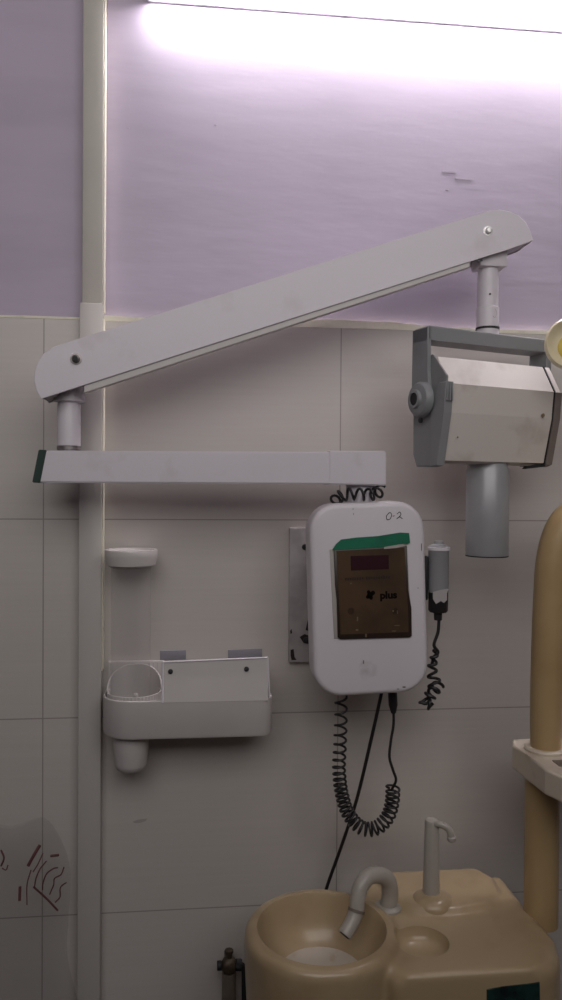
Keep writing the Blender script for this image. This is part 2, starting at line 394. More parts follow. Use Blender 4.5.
# lower arm, its left end a little nearer the wall
def armbox(px0, px1, yt, yb, Y0, Y1, dep, bev):
    pass
bm = NB()
L0 = P(43.5, 450.5, -.122); L0b = P(37, 482.5, -.122); R0 = P(384, 452, -.140); R0b = P(384, 484.5, -.140)
F = [L0, R0, R0b, L0b]; B = [p+Vector((0, .050, 0)) for p in F]
vs = [bm.verts.new(p) for p in F+B]
for q in ((0, 1, 2, 3), (7, 6, 5, 4), (0, 4, 5, 1), (1, 5, 6, 2), (2, 6, 7, 3), (3, 7, 4, 0)): bm.faces.new([vs[i] for i in q])
bmesh.ops.bevel(bm, geom=list(bm.edges), offset=.0015, segments=2, affect='EDGES')
la = obj('lower_arm', bm, M['white'], root)
bm = NB(); F = [P(38.5, 449.5, -.1225), P(46.5, 450, -.1235), P(40, 483, -.1235), P(32, 482.5, -.1225)]; B = [p+Vector((0, .051, 0)) for p in F]
vs = [bm.verts.new(p) for p in F+B]
for q in ((0, 1, 2, 3), (7, 6, 5, 4), (0, 4, 5, 1), (1, 5, 6, 2), (2, 6, 7, 3), (3, 7, 4, 0)): bm.faces.new([vs[i] for i in q])
bmesh.ops.bevel(bm, geom=list(bm.edges), offset=.001, segments=2, affect='EDGES')
obj('end_cap', bm, M['darkgreen'], la, label='dark green end cap')
bm = NB(); F = [P(329, 450.5, -.1385), P(386, 451, -.1415), P(386, 485.5, -.1415), P(329, 484.5, -.1385)]; B = [p+Vector((0, .053, 0)) for p in F]
vs = [bm.verts.new(p) for p in F+B]
for q in ((0, 1, 2, 3), (7, 6, 5, 4), (0, 4, 5, 1), (1, 5, 6, 2), (2, 6, 7, 3), (3, 7, 4, 0)): bm.faces.new([vs[i] for i in q])
bmesh.ops.bevel(bm, geom=list(bm.edges), offset=.0015, segments=2, affect='EDGES')
obj('sleeve', bm, M['white'], la)
# left joint post
def zz(px, py, Y=AY): return P(px, py, Y).z
lx = P(69, 420, AY).x; AYL = -.098
lx = P(69, 420, AYL).x
bm = NB(); lathe(bm, [(0, zz(69, 451)), (.0135, zz(69, 451)), (.0135, zz(69, 446)), (.0158, zz(69, 445.5)), (.0158, zz(69, 404)), (.0150, zz(69, 402)), (.0215, zz(69, 401)), (.0215, zz(69, 386)), (0, zz(69, 382))], (lx, AYL, 0), seg=36)
jp = obj('joint_post', bm, M['white'], root)
bm = NB(); lathe(bm, [(.0140, zz(69, 450.2)), (.0163, zz(69, 449.8)), (.0163, zz(69, 446)), (.0140, zz(69, 445.6))], (lx, AYL, 0), seg=28)
obj('joint_ring', bm, M['steel'], jp)
# upper arm: an inverted channel of two side plates and a web
YN, YF = -.142, -.088
out = [(41, 399), (36.5, 391), (34, 381), (34.5, 371), (38, 361), (44, 353), (53, 347), (65, 343), (490, 210.5), (500, 209.3), (510, 211.3), (519, 215.5), (526, 222), (530.5, 231), (533.5, 240.5), (505, 250.5), (479, 258.5)]
O3 = [P(px, py, YN) for px, py in out]
bm = NB(); prism(bm, O3, (0, .0022, 0), .0009, 2)
nr = O3; web = O3[0:15]
for i in range(len(web)-1):
    if i < 1: continue
    a, b = web[i], web[i+1]; n_ = Vector((0, 1, 0)).cross(b-a).normalized()
    ctr = P(260, 300, YN)
    if (ctr-a).dot(n_) < 0: n_ = -n_
    q = [a+n_*.0004, b+n_*.0004, b+n_*.0029, a+n_*.0029]; prism(bm, [v_+Vector((0, .0021, 0)) for v_ in q], (0, YF-YN-.0042, 0))
prism(bm, [p+Vector((0, YF-YN-.0022, 0)) for p in O3], (0, .0022, 0))
ua = obj('upper_arm', bm, M['white'], root, smooth=False)
for q in ([(505, 249.5), (532.5, 240), (531.5, 237), (505, 246.5)], [(42, 398), (55, 394), (55, 391), (41.5, 395)]):
    bm = NB(); prism(bm, [P(px, py, YN)+Vector((0, .0023, 0)) for px, py in q], (0, YF-YN-.0046, 0)); obj('end_plate', bm, M['steel'], ua, False)
# parallel link just behind the near plate
bm = NB(); prism(bm, [P(px, py, YN+.0026) for px, py in [(84, 393), (470, 267), (470, 255), (84, 378)]], (0, .012, 0), .001); obj('parallel_link', bm, M['tray'], ua, False)
for px, py, m, rr in ((76, 359, M['steel'], .0052), (488, 231, M['chrome'], .0046)):
    q = P(px, py, YN); bm = NB(); lathe(bm, [(rr*1.5, -.0005), (rr*1.5, .0008), (rr, .001), (rr, .0045), (rr*.7, .006), (0, .0064)], q, (0, -1, 0), 20)
    bo = obj('bolt', bm, m, ua)
    if px == 76:
        bm = NB(); cyl(bm, q+Vector((0, -.0060, 0)), q+Vector((0, -.0072, 0)), .0032, 14); obj('bolt_socket', bm, M['dark'], bo)
bm = NB()
for pp in ([(478, 259), (482, 258.3), (482.5, 261), (478, 262)], ):
    prism(bm, [P(px, py, YN-.0003) for px, py in pp], (0, -.0003, 0))
obj('chipped_paint', bm, M['dark'], ua, False)
# right drop post
rx = P(487.5, 290, AY).x; rY = -.112
bm = NB(); lathe(bm, [(0, zz(487, 337)), (.0158, zz(487, 337)), (.0160, zz(487, 309)), (.0148, zz(487, 308)), (.0148, zz(487, 270)), (.0150, zz(487, 268))], (rx, rY, 0), seg=36)
box(bm, (rx-.019, rY-.019, zz(487, 270)), (rx+.021, rY+.019, zz(487, 240)), .002)
dp = obj('drop_post', bm, M['white'], root)
bm = NB(); lathe(bm, [(.0155, zz(487, 330.4)), (.0168, zz(487, 330.2)), (.0168, zz(487, 328.2)), (.0155, zz(487, 328))], (rx, rY, 0), seg=28); obj('joint_ring', bm, M['dark'], dp)
q = P(490, 294, rY-.0148); bm = NB(); cyl(bm, (q.x, rY-.0125, q.z), (q.x, rY-.0155, q.z), .0014, 10); obj('grub_screw', bm, M['dark'], dp)
bm = NB()
stroke(bm, [Vector((rx+.0155*math.sin(a), rY-.0155*math.cos(a), zz(487, y))) for a, y in ((-.1, 311), (.35, 312), (.5, 316), (.3, 320), (.1, 318.5))], .0005)
obj('scratch', bm, M['steel'], dp)

# ---- yoke and tube head, turned about the post
al_ = math.radians(20); O = Vector((rx, rY, zz(487, 337)))
U = Vector((math.cos(al_), math.sin(al_), 0)); N = Vector((math.sin(al_), -math.cos(al_), 0))
def LW(u, n, z): return O+U*u+N*n+Vector((0, 0, z))
def lprism_n(bm, pts, n0, n1, **k):   # polygon in (u,z), extruded along n
    return prism(bm, [LW(u, n0, z) for u, z in pts], N*(n1-n0), **k)
def lprism_u(bm, pts, u0, u1, **k):   # polygon in (n,z), extruded along u
    return prism(bm, [LW(u0, n, z) for n, z in pts], U*(u1-u0), **k)
UL, UR = -.119, .106
bm = NB(); lprism_n(bm, [(UL, -.001), (UL+.004, .002), (UR, .002), (UR, -.018), (UL+.016, -.018), (UL, -.018)], -.017, .018, bev=.002)
yk = obj('yoke', bm, M['grey'], root, smooth=False, label='grey yoke holding the tube head')
bm = NB(); lprism_u(bm, [(-.017, 0), (.018, 0), (.018, -.06), (.022, -.09), (.016, -.118), (-.014, -.118), (-.018, -.09), (-.017, -.06)], UL, UL+.006, bev=.0012)
obj('yoke_arm', bm, M['grey'], yk, smooth=False)
bm = NB(); lprism_u(bm, [(-.017, 0), (.018, 0), (.018, -.06), (.022, -.09), (.016, -.118), (-.014, -.118), (-.018, -.09), (-.017, -.06)], UR-.010, UR, bev=.0015)
obj('yoke_arm', bm, M['grey'], yk, smooth=False)
# knob on the left
kc = LW(UL, .009, -.098)
bm = NB(); lathe(bm, [(0, 0), (.024, 0), (.024, .006), (.021, .010), (.013, .012), (.012, .016), (.009, .0165), (.009, .012), (0, .012)], kc, -U, 36)
kn = obj('tilt_knob', bm, M['grey'], yk)
bm = NB(); cyl(bm, kc-U*.0122, kc-U*.0150, .0088, 24); obj('knob_socket', bm, M['dark'], kn)
q = LW(UL, .006, -.126); bm = NB(); cyl(bm, q, q-U*.003, .0035, 14); obj('set_screw', bm, M['dark'], yk)
# tube head body: section in (n, z)
sec = [(.052, -.080), (.0480, -.118), (.034, -.181), (.024, -.184), (-.014, -.184), (-.020, -.172), (-.022, -.070), (-.014, -.045), (.030, -.042)]
B0, B1 = -.112, .078
bm = NB(); lprism_u(bm, sec, B0, B1, bev=.0016)
th = obj('tube_head', bm, M['headwhite'], root, smooth=False, label='ivory faceted x-ray tube head')
def scale_sec(k, s=sec, c=(0, -.106)): return [(c[0]+(n-c[0])*k, c[1]+(z-c[1])*k) for n, z in s]
# left grey cap plate with louvres
bm = NB(); capL = [(.052, -.070), (.0480, -.118), (.036, -.186), (.020, -.190), (-.012, -.189), (-.020, -.172), (-.022, -.070), (-.016, -.040), (.022, -.038)]
lprism_u(bm, capL, UL+.0065, B0+.001, bev=.002)
cl = obj('side_cap', bm, M['greyside'], th, smooth=False, label='grey left side cap')
bm = NB(); lprism_u(bm, [(.0545, -.078), (.0503, -.118), (.037, -.188), (.022, -.190), (.022, -.100), (.040, -.078)], B0-.004, B0+.009, bev=.0015)
obj('cap_lip', bm, M['greyside'], cl, smooth=False)
bm = NB()
for k in range(3):
    lprism_u(bm, [(.0552, -.079), (.0556, -.103), (.053, -.103), (.053, -.079)], B0-.0025+k*.004, B0-.0008+k*.004)
obj('louvre', bm, M['grey'], cl, False)
# right side: dark seam and brown rim
bm = NB(); lprism_u(bm, scale_sec(1.012), B1-.0005, B1+.002); obj('seam', bm, M['dark'], th, False)
bm = NB(); lprism_u(bm, scale_sec(1.0), B1+.002, B1+.013, bev=.002)
cr_ = obj('end_cap', bm, M['headwhite'], th, smooth=False)
bm = NB(); lprism_u(bm, [(.0540, -.081), (.0503, -.118), (.0365, -.183), (.026, -.1865), (.026, -.182), (.034, -.179), (.0440, -.118), (.048, -.081)], B1+.0015, B1+.0135, bev=.0006)
obj('trim_band', bm, M['bronze'], cr_, smooth=False, label='brown trim band')
bm = NB(); lprism_n(bm, [(B1-.035, -.190), (B1+.003, -.186), (B1+.003, -.182), (B1-.030, -.186)], .034, .026)
obj('bottom_clip', bm, M['dark'], th, False)
for u, z, nn, a in ((.058, -.114, .0516, .0026), (-.088, -.150, .0451, .001)):
    bm = NB(); lathe(bm, [(0, .0006), (a, .0003), (a, -.001)], LW(u, nn, z), N, 12); obj('scuff', bm, M['chip'], th)
# cone
cz = -.190
bm = NB(); c0 = LW(.000, .004, cz+.008+.003)
lathe(bm, [(0, 0), (.026, 0), (.028, .008), (.0302, .012), (.0302, .134), (.0294, .136), (.0278, .136), (.0278, .06), (0, .06)], c0, (0, 0, -1), 48)
obj('collimator_cone', bm, M['cone'], root, label='grey cylindrical aiming cone')

bm = NB(); lathe(bm, [(.0276, .1352), (.0276, .1368), (.0300, .1368), (.0304, .1352)], c0, (0, 0, -1), 48)
obj('cone_rim', bm, M['dark'], root, label='dark rim at the cone mouth')
# ---- handswitch hanging by the box
hx = P(438.5, 570, -.125)
t = thing('exposure_switch', 'small grey-white hand switch clipped to the right side of the control box', 'hand switch', (hx.x, -.125, P(438, 615, -.125).z))
def hz(py): return P(438, py, -.125).z
bm = NB(); lathe(bm, [(0, hz(541)), (.006, hz(541)), (.007, hz(544)), (.0125, hz(545.5)), (.0150, hz(547)), (.0150, hz(551)), (.0144, hz(552)), (.0146, hz(592)), (0, hz(592))], (hx.x, -.125, 0), seg=32)
obj('switch_body', bm, M['greyside'], t)
bm = NB(); lathe(bm, [(.0135, hz(546.5)), (.0158, hz(547.3)), (.0158, hz(550)), (.0135, hz(551))], (hx.x, -.125, 0), seg=32); obj('collar', bm, M['boxwhite'], t)
bm = NB(); lathe(bm, [(0, hz(591)), (.0140, hz(591)), (.0138, hz(610)), (.012, hz(612)), (.006, hz(613)), (.0055, hz(620)), (0, hz(620))], (hx.x, -.125, 0), seg=24)
obj('grip', bm, M['black'], t)
bm = NB()
prism(bm, [P(px, py, -.140) for px, py in [(433, 592), (441, 590), (450, 588.5), (447, 592), (447, 600), (444, 603), (441, 601), (436, 604), (433, 599)]], (0, .0006, 0))
obj('torn_tape', bm, M['ply'], t, False, label='torn pale tape')
bm = NB(); box(bm, (hx.x-.024, -.128, hz(600)), (hx.x-.0152, -.112, hz(556)), .002); obj('switch_clip', bm, M['dark'], root)
bm = NB()
tube(bm, smoothpath([P(439, 618, -.125), P(438, 632, -.125), P(434, 645, -.124), P(438, 652, -.122), P(434, 657, -.12), P(432, 664, -.118)], 8), .0024, 8)
coil(bm, [P(436, 650, -.125), P(432, 668, -.122), P(434, 680, -.125), P(435, 688, -.128)], lambda f: .010+.006*f, lambda f: .003+.006*f, .0022)
coil(bm, [P(439, 684, -.12), P(430, 696, -.132), P(424, 700, -.126), P(433, 706, -.128)], lambda f: .0115, .0070, .0023)
obj('coiled_cord', bm, M['black'], t)

# ---- cords under and over the box
t = thing('coiled_cable', 'black coiled cable looping below the control box in a long U', 'cable', P(341, 695, -.10))
bm = NB()
coil(bm, [P(341, 688, -.105), P(341, 715, -.105), P(340, 745, -.105), P(339, 770, -.105), P(342, 795, -.105), P(349, 815, -.105), P(362, 828, -.107), P(376, 828, -.11), P(387, 818, -.112), P(392, 803, -.113), P(393, 786, -.114)],
     lambda f: .0195-.012*min(1, f*2.2) if f < .46 else .0072, lambda f: .0082+.0012*f, .0017)
obj('cord', bm, M['black'], t)
bm = NB(); tube(bm, smoothpath([P(392, 789, -.108), P(396, 780, -.114), P(393, 770, -.114), P(389.5, 757, -.112), P(391, 740, -.11), P(393.5, 725, -.108), P(393.5, 708, -.108)], 8), .0020, 8); obj('straight_cord', bm, M['black'], t)
bm = NB(); lathe(bm, [(0, 0), (.0035, 0), (.0052, .006), (.0066, .012), (.0066, .040), (0, .040)], P(393.5, 713, -.108), (-.06, 0, 1), 16); obj('strain_relief', bm, M['black'], t)
bm = NB(); tube(bm, smoothpath([P(384, 680, -.10), P(380, 700, -.10), P(371, 740, -.09), P(360, 787, -.075), P(352, 815, -.06), P(340, 850, -.045), P(326, 890, -.032), P(318, 925, -.028), P(316, 1010, -.025)], 10), .0026, 10)
o = obj('power_cable', bm, M['black'], None, origin=P(384, 690, -.10)); tag(o, 'straight black cable slanting down from control box to behind the basin', 'cable')
bm = NB(); coil(bm, [P(334, 503, -.118), P(339, 497, -.136), P(350, 494, -.142), P(362, 494.5, -.143), P(374, 494, -.138), P(382, 490, -.125)], lambda f: .0135, .0078, .0019)
o = obj('coiled_cable', bm, M['black'], None, origin=P(360, 500, -.13)); tag(o, 'short black coiled cable wrapped round the post on top of the control box', 'cable')

# ------------------------------------------------------------------ cup dispenser tray on the wall
x0, x1 = P(103.5, 700, -.045).x, P(270.5, 700, -.05).x
zb = P(180, 739, -.085).z; zf = P(180, 700, -.085).z; ztb = P(200, 660, -.006).z
t = thing('cup_dispenser', 'pale plastic wall shelf with cup tube and round compartment beside the trunking', 'dispenser', (x0, 0, zb))
YB, YF2 = -.0003, -.088
def plan(x0, x1, yb, yf, rl, rr, n=10):
    p = [(x1, yb)]; 
    for k in range(n+1):
        a = PI/2*k/n; p.append((x1-rr+rr*math.cos(a), yf+rr-rr*math.sin(a)))
    for k in range(n+1):
        a = PI/2*k/n; p.append((x0+rl-rl*math.sin(a), yf+rl-rl*math.cos(a)))
    p.append((x0, yb)); return p
PL = plan(x0, x1, YB, YF2, .044, .018)
# hollow body: outer wall ring with compartment floor
cxh, cyh, rh = x0+.0445, -.044, .0405
bm = NB()
def pr_(i, z): return [(x, y, z) for x, y in plan(x0+i, x1-i, YB-i*.2, YF2+i, .044-i, .018-i)]
loft(bm, [pr_(.006, zb), pr_(.002, zb+.0012), pr_(0, zb+.005), pr_(0, zf-.001), pr_(.0008, zf), pr_(.0024, zf), pr_(.003, zf-.001), pr_(.003, zb+.01)])
tb = obj('tray_body', bm, M['tray'], t)
# back plate
xd = P(162.5, 690, -.06).x
bm = NB(); box(bm, (x0+.002, -.006, zf-.01), (xd, -.0004, ztb), .0015); obj('back_plate', bm, M['tray'], t)
bm = NB()
for k in range(14):
    xx = x0+.006+k*(xd-x0-.010)/13; box(bm, (xx-.0006, -.0078, zf), (xx+.0006, -.0055, ztb-.002))
obj('rib', bm, M['tray'], t, False)
# steep front panel over the right compartment
YT = -.080
zl, zr = P(163, 662.5, YT).z, P(267, 658, YT).z; xl2, xr2 = P(163, 662, YT).x, P(267.5, 658, YT).x
th_ = Vector((0, .003, 0))
fp = [Vector((xl2, YT, zl)), Vector((xr2, YT, zr)), Vector((x1-.007, YF2-.0006, zf-.003)), Vector((xl2, YF2-.0006, zf-.003))]
bm = NB(); prism(bm, fp, th_, .0006)
prism(bm, [Vector((xr2-.001, YT, zr-.0005)), Vector((x1-.003, YF2+.010, zf-.002)), Vector((x1-.002, -.002, zf-.002)), Vector((xr2-.001, -.002, zr-.025))], (-.003, 0, 0))
lid = obj('pocket_panel', bm, M['tray'], t, smooth=False)
up_ = Vector((0, -.0004, .0006))
bm = NB(); tube(bm, [fp[0]+up_, fp[1]+up_], .0013, 8); obj('panel_edge', bm, M['boxwhite'], lid)
bm = NB(); tube(bm, [fp[0]+up_, fp[3]+up_], .0012, 8); obj('panel_edge', bm, M['boxwhite'], lid)
bm = NB(); tube(bm, [fp[1]+up_, Vector((x1-.0045, YF2+.006, zf+.001))], .0012, 8); obj('panel_edge', bm, M['boxwhite'], lid)
nrm_ = (fp[1]-fp[0]).cross(fp[3]-fp[0]).normalized()
if nrm_.y > 0: nrm_ = -nrm_
for px, py in ((170.5, 671.5), (246.5, 669)):
    v_ = ray(px, py); q = CAM+v_*((fp[0]-CAM).dot(nrm_)/v_.dot(nrm_))
    bm = NB(); cyl(bm, q-nrm_*.0005, q+nrm_*.0022, .0036, 16, .0008); obj('screw', bm, M['dark'], lid)
# ribbed cup compartment
bm = NB(); lathe(bm, [(.0395, 0), (.0395, .052), (.0375, .052), (.036, .004), (0, .004)], (cxh, cyh, zf-.048), seg=96, rib=-.0008, ribn=1)
cpb = obj('cup_basket', bm, M['tray'], t)
bm = NB(); seg = 40; ri = .0375; ro = .0400
prev = None
for k in range(seg+1):
    a = PI*k/seg; hh = zf+.002+(ztb-.006-zf)*min(1, math.sin(a)*1.05)**.6
    c_, s_ = math.cos(a), math.sin(a)
    rr_ = ri+(.0008 if k % 2 else 0)
    cur = [bm.verts.new((cxh+rr_*c_, cyh+rr_*s_*.92, zf-.02)), bm.verts.new((cxh+rr_*c_, cyh+rr_*s_*.92, hh)), bm.verts.new((cxh+ro*c_, cyh+ro*s_*.92, hh)), bm.verts.new((cxh+ro*c_, cyh+ro*s_*.92, zf-.02))]
    if prev:
        for i in range(4): bm.faces.new((prev[i], prev[(i+1) % 4], cur[(i+1) % 4], cur[i]))
    else: bm.faces.new(cur)
    prev = cur
bm.faces.new(prev[::-1])
obj('curved_back', bm, M['tray'], cpb)
bm = NB(); lathe(bm, [(0, 0), (.004, 0), (.0035, .045), (0, .047)], (cxh+.002, cyh, zf-.046), seg=14); obj('centre_peg', bm, M['tray'], cpb)
# cup below
zc = P(131, 770, -.05).z
bm = NB(); lathe(bm, [(0, zc), (.016, zc), (.0205, zc+.003), (.0235, zc+.010), (.0262, zb-.006), (.0262, zb+.002), (0, zb+.002)], (P(131, 755, -.048).x, -.048, 0), seg=48)
obj('lower_cup', bm, M['tray'], t)
# clear cup tube and its cap
tx = P(131, 600, -.042).x; zcap0 = P(131, 567, -.05).z; zcap1 = P(131, 549.5, -.042).z
bm = NB(); lathe(bm, [(.029, zf-.01), (.029, zcap0+.004), (.0282, zcap0+.004), (.0282, zf-.01)], (tx, -.042, 0), seg=48)
bm.faces.ensure_lookup_table()
obj('cup_tube', bm, M['clear'], t, label='clear plastic tube for cups')
bm = NB(); lathe(bm, [(0, zcap0), (.031, zcap0), (.0355, zcap0+.003), (.0378, zcap1-.010), (.0382, zcap1-.002), (.0375, zcap1), (.034, zcap1), (.033, zcap1-.003), (0, zcap1-.003)], (tx, -.042, 0), seg=56)
obj('tube_cap', bm, M['tray'], t)
# adhesive pads on the tiles
for (pa, pb, pc, pd_), lab in ((((160, 650.5), (186, 650), (186, 659), (160, 660)), 'grey-blue foam pad on tiles above the left part of the lid'), (((228, 649.5), (262, 648.5), (262, 658), (228, 659)), 'grey-blue foam pad on tiles above the right part of the lid')):
    bm = NB(); prism(bm, [P(*p, -.0002) for p in (pa, pb, pc, pd_)], (0, -.002, 0), .0005)
    o = obj('foam_pad', bm, M['pad'], None, origin=P(*pd_, 0)); tag(o, lab, 'pad', 'foam pads above the shelf')

# ------------------------------------------------------------------ spittoon unit
ZR = -.575
def bakemods(o):
    dg = bpy.context.evaluated_depsgraph_get(); dg.update()
    me = bpy.data.meshes.new_from_object(o.evaluated_get(dg)); old = o.data; o.modifiers.clear(); o.data = me
    bpy.data.meshes.remove(old)
root = thing('spittoon_unit', 'tan plastic dental spittoon unit with a round bowl and raised deck', 'basin', (.25, -.17, ROOM_Z0))
rimc = (Q(323, 935, ZR)+Q(330, 935, ZR))/2
bcx, bcy = Q(321, 940, ZR).x+.006, -.194
bm = NB()
lathe(bm, [(0, -1.0), (.060, -1.0), (.085, -.86), (.096, -.72), (.101, -.62), (.102, ZR-.010), (.099, ZR-.003), (.094, ZR), (0, ZR)], (bcx, bcy, 0), seg=64)
dk = plan(bcx+.068, .470, -.055, -.290, .02, .055, 8)
prism(bm, [(x, y, -.90) for x, y in dk], (0, 0, .90+ZR-.012), .018, 4)
# raised deck at the back
dk2 = [(.285, -.05), (.43, -.05), (.445, -.08), (.44, -.12), (.41, -.155), (.36, -.165), (.30, -.16), (.275, -.13), (.27, -.07)]
prism(bm, [(x, y, -.65) for x, y in dk2], (0, 0, .65-.578), .008, 3)
bmesh.ops.recalc_face_normals(bm, faces=bm.faces)
body = obj('basin_body', bm, M['basin'], root)
mo = body.modifiers.new('r', 'REMESH'); mo.mode = 'VOXEL'; mo.voxel_size = .0035; mo.use_smooth_shade = True
mo = body.modifiers.new('s', 'SMOOTH'); mo.factor = .5; mo.iterations = 14
bakemods(body)
# bowl hollow and deck recess
bm = NB(); lathe(bm, [(0, ZR-.070), (.045, ZR-.068), (.062, ZR-.058), (.074, ZR-.036), (.081, ZR-.012), (.083, ZR-.004), (.088, ZR+.006), (.088, ZR+.03), (0, ZR+.03)], (bcx, bcy, 0), seg=72)
cut = obj('cutter', bm, M['bowl'], None); 
rcx, rcy = Q(418, 940, ZR-.01).x, Q(418, 940, ZR-.01).y
bm = NB(); lathe(bm, [(0, -.606), (.028, -.605), (.034, -.598), (.036, -.580), (.038, -.55), (0, -.55)], (rcx+.005, rcy, 0), seg=48)
cut2 = obj('cutter2', bm, M['basin'], None)
for c_ in (cut, cut2):
    mo = body.modifiers.new('b', 'BOOLEAN'); mo.operation = 'DIFFERENCE'; mo.object = c_; mo.solver = 'EXACT'
bakemods(body)
bpy.data.objects.remove(cut); bpy.data.objects.remove(cut2)
body.data.materials.clear(); body.data.materials.append(M['basin'])
for p in body.data.polygons: p.use_smooth = True
body.data.set_sharp_from_angle(angle=math.radians(50))
bm = NB(); lathe(bm, [(0, ZR-.071), (.050, ZR-.0685), (.0555, ZR-.0610), (.0535, ZR-.0610), (.045, ZR-.0645), (.014, ZR-.0670), (.012, ZR-.0680), (0, ZR-.0682)], (bcx, bcy, 0), seg=56)
ln = obj('bowl_liner', bm, M['bowl'], root, label='pale stained bottom of the bowl')
bm = NB(); lathe(bm, [(0, .0006), (.010, .0004), (.011, -.001)], (bcx-.004, bcy, ZR-.0675), seg=20); obj('drain', bm, M['pipe'], ln)
# spout
sb = Q(388, 904, ZR-.006)
sp = [Vector((sb.x, sb.y, ZR-.012)), P(390, 893, sb.y), P(388, 881, sb.y-.004), P(380, 875, sb.y-.012), P(369, 876.5, sb.y-.022), P(361, 886, sb.y-.030), P(357.5, 900, sb.y-.036), P(356, 912, sb.y-.040), P(351, 924, sb.y-.046), P(344.5, 935, sb.y-.052)]
sp_s = smoothpath(sp, 8); nn_ = len(sp_s)
bm = NB(); tube(bm, sp_s, [.0118-.0022*i/nn_ for i in range(nn_)], 20)
so = obj('spout', bm, M['spout'], root, label='white curved rinsing spout')
q = sp_s[int(nn_*.76)]; tq = (sp_s[int(nn_*.76)+1]-q).normalized()
bm = NB(); lathe(bm, [(.0101, -.002), (.0114, -.0015), (.0114, .0015), (.0101, .002)], q, tq, 20); obj('joint_ring', bm, M['pipe'], so)
q = sp_s[-1]; bm = NB(); cyl(bm, q-(sp_s[-2]-q).normalized()*-.0005, q-(sp_s[-2]-q).normalized()*.0008, .0070, 16); obj('spout_mouth', bm, M['dark'], so)
bm = NB(); lathe(bm, [(0, ZR-.016), (.019, ZR-.016), (.019, ZR-.009), (.015, ZR-.006), (0, ZR-.006)], (sb.x, sb.y, 0), seg=28); obj('spout_base', bm, M['spout'], so)
# cup filler post
fb = Q(431, 901, -.584)
fz = P(430, 822, fb.y).z
bm = NB(); lathe(bm, [(0, -.590), (.0125, -.590), (.0118, -.565), (.0100, fz+.0), (.0085, fz+.003), (0, fz+.004)], (fb.x, fb.y, 0), seg=28)
cf = obj('cup_filler', bm, M['spout'], root, label='slim white cup filler post')
bm = NB(); lathe(bm, [(0, -.605), (.030, -.605), (.030, -.582), (.025, -.575), (.016, -.571), (0, -.570)], (fb.x+.001, fb.y-.004, 0), seg=36); obj('filler_base', bm, M['basin'], cf)
bm = NB(); Yf = fb.y-.004
tube(bm, smoothpath([P(430, 825, fb.y), P(437, 824, Yf-.004), P(444, 826, Yf-.008), P(449, 830, Yf-.010), P(451, 836, Yf-.011), P(451.5, 840, Yf-.011)], 6), .0048, 12)
obj('filler_nozzle', bm, M['spout'], cf)
q = P(451.5, 840, Yf-.011); bm = NB(); lathe(bm, [(0, -.0025), (.0045, -.0022), (.0062, 0), (.0062, .004), (.0045, .006)], q, (0, 0, 1), 16); obj('nozzle_tip', bm, M['pale'], cf)
# dark green panel on the front
bm = NB(); yq = -.2915
pp = [P(487, 990, yq), P(503, 987, yq), P(540, 983, yq), P(541, 1040, yq), P(487, 1045, yq)]
prism(bm, pp, (0, .004, 0), .001); obj('front_panel', bm, M['screen'], root, False, label='dark green panel on the front')
bm = NB(); bcc = .15
lathe(bm, [(0, ROOM_Z0), (.13, ROOM_Z0), (.125, ROOM_Z0+.02), (.07, ROOM_Z0+.05), (.058, -.98), (0, -.97)], (bcx+.03, bcy+.02, 0), seg=40); obj('pedestal', bm, M['basin'], root)

# ------------------------------------------------------------------ column with bracket
PY = -.165
zbr = P(545, 750, PY).z
base = P(541, 905, PY)
t = thing('light_column', 'tan pipe column rising from the basin deck and bending at the top', 'column', (base.x, PY, ZR-.02))
pxm = P(545, 745, PY).x
bm = NB(); cyl(bm, (base.x, PY, ZR-.030), (P(542, 785, PY).x, PY, zbr-.01), .0232, 40); obj('lower_pipe', bm, M['tan'], t)
tp = [P(545.5, 752, PY), P(546, 700, PY), P(548, 640, PY), P(551, 585, PY), P(553.5, 562, PY), P(559, 540, PY), P(569, 522, PY), P(587, 510, PY), P(615, 505, PY), P(660, 504, PY)]
bm = NB(); tps = smoothpath(tp, 8); L = len(tps); tube(bm, tps, [.0205+.0045*min(1, i/L*1.6) for i in range(L)], 40); obj('upper_pipe', bm, M['tan'], t)
# bracket slab
bt = zbr
pb = [Q(512.5, 739, bt), Q(512.5, 745, bt), Q(526, 754, bt), Q(545, 769, bt), Q(562, 776.5, bt), Q(600, 785, bt), Q(640, 785, bt), Q(640, 739, bt), Q(530, 738, bt)]
bm = NB(); prism(bm, pb, (0, 0, -.034), .0035, 3)
br = obj('instrument_bracket', bm, M['bracket'], t, smooth=False, label='chunky cream bracket gripping the pipe')
bm = NB(); lathe(bm, [(.0200, bt-.002), (.0275, bt-.002), (.0285, bt+.003), (.0265, bt+.005), (.0200, bt+.005)], (pxm+.0005, PY, 0), seg=44); obj('collar', bm, M['bracket'], br)
bm = NB(); q = Q(556, 764, bt); box(bm, (q.x, q.y-.010, bt-.001), (q.x+.05, q.y+.012, bt+.0012), .0008); obj('bracket_recess', bm, M['pipe'], br)

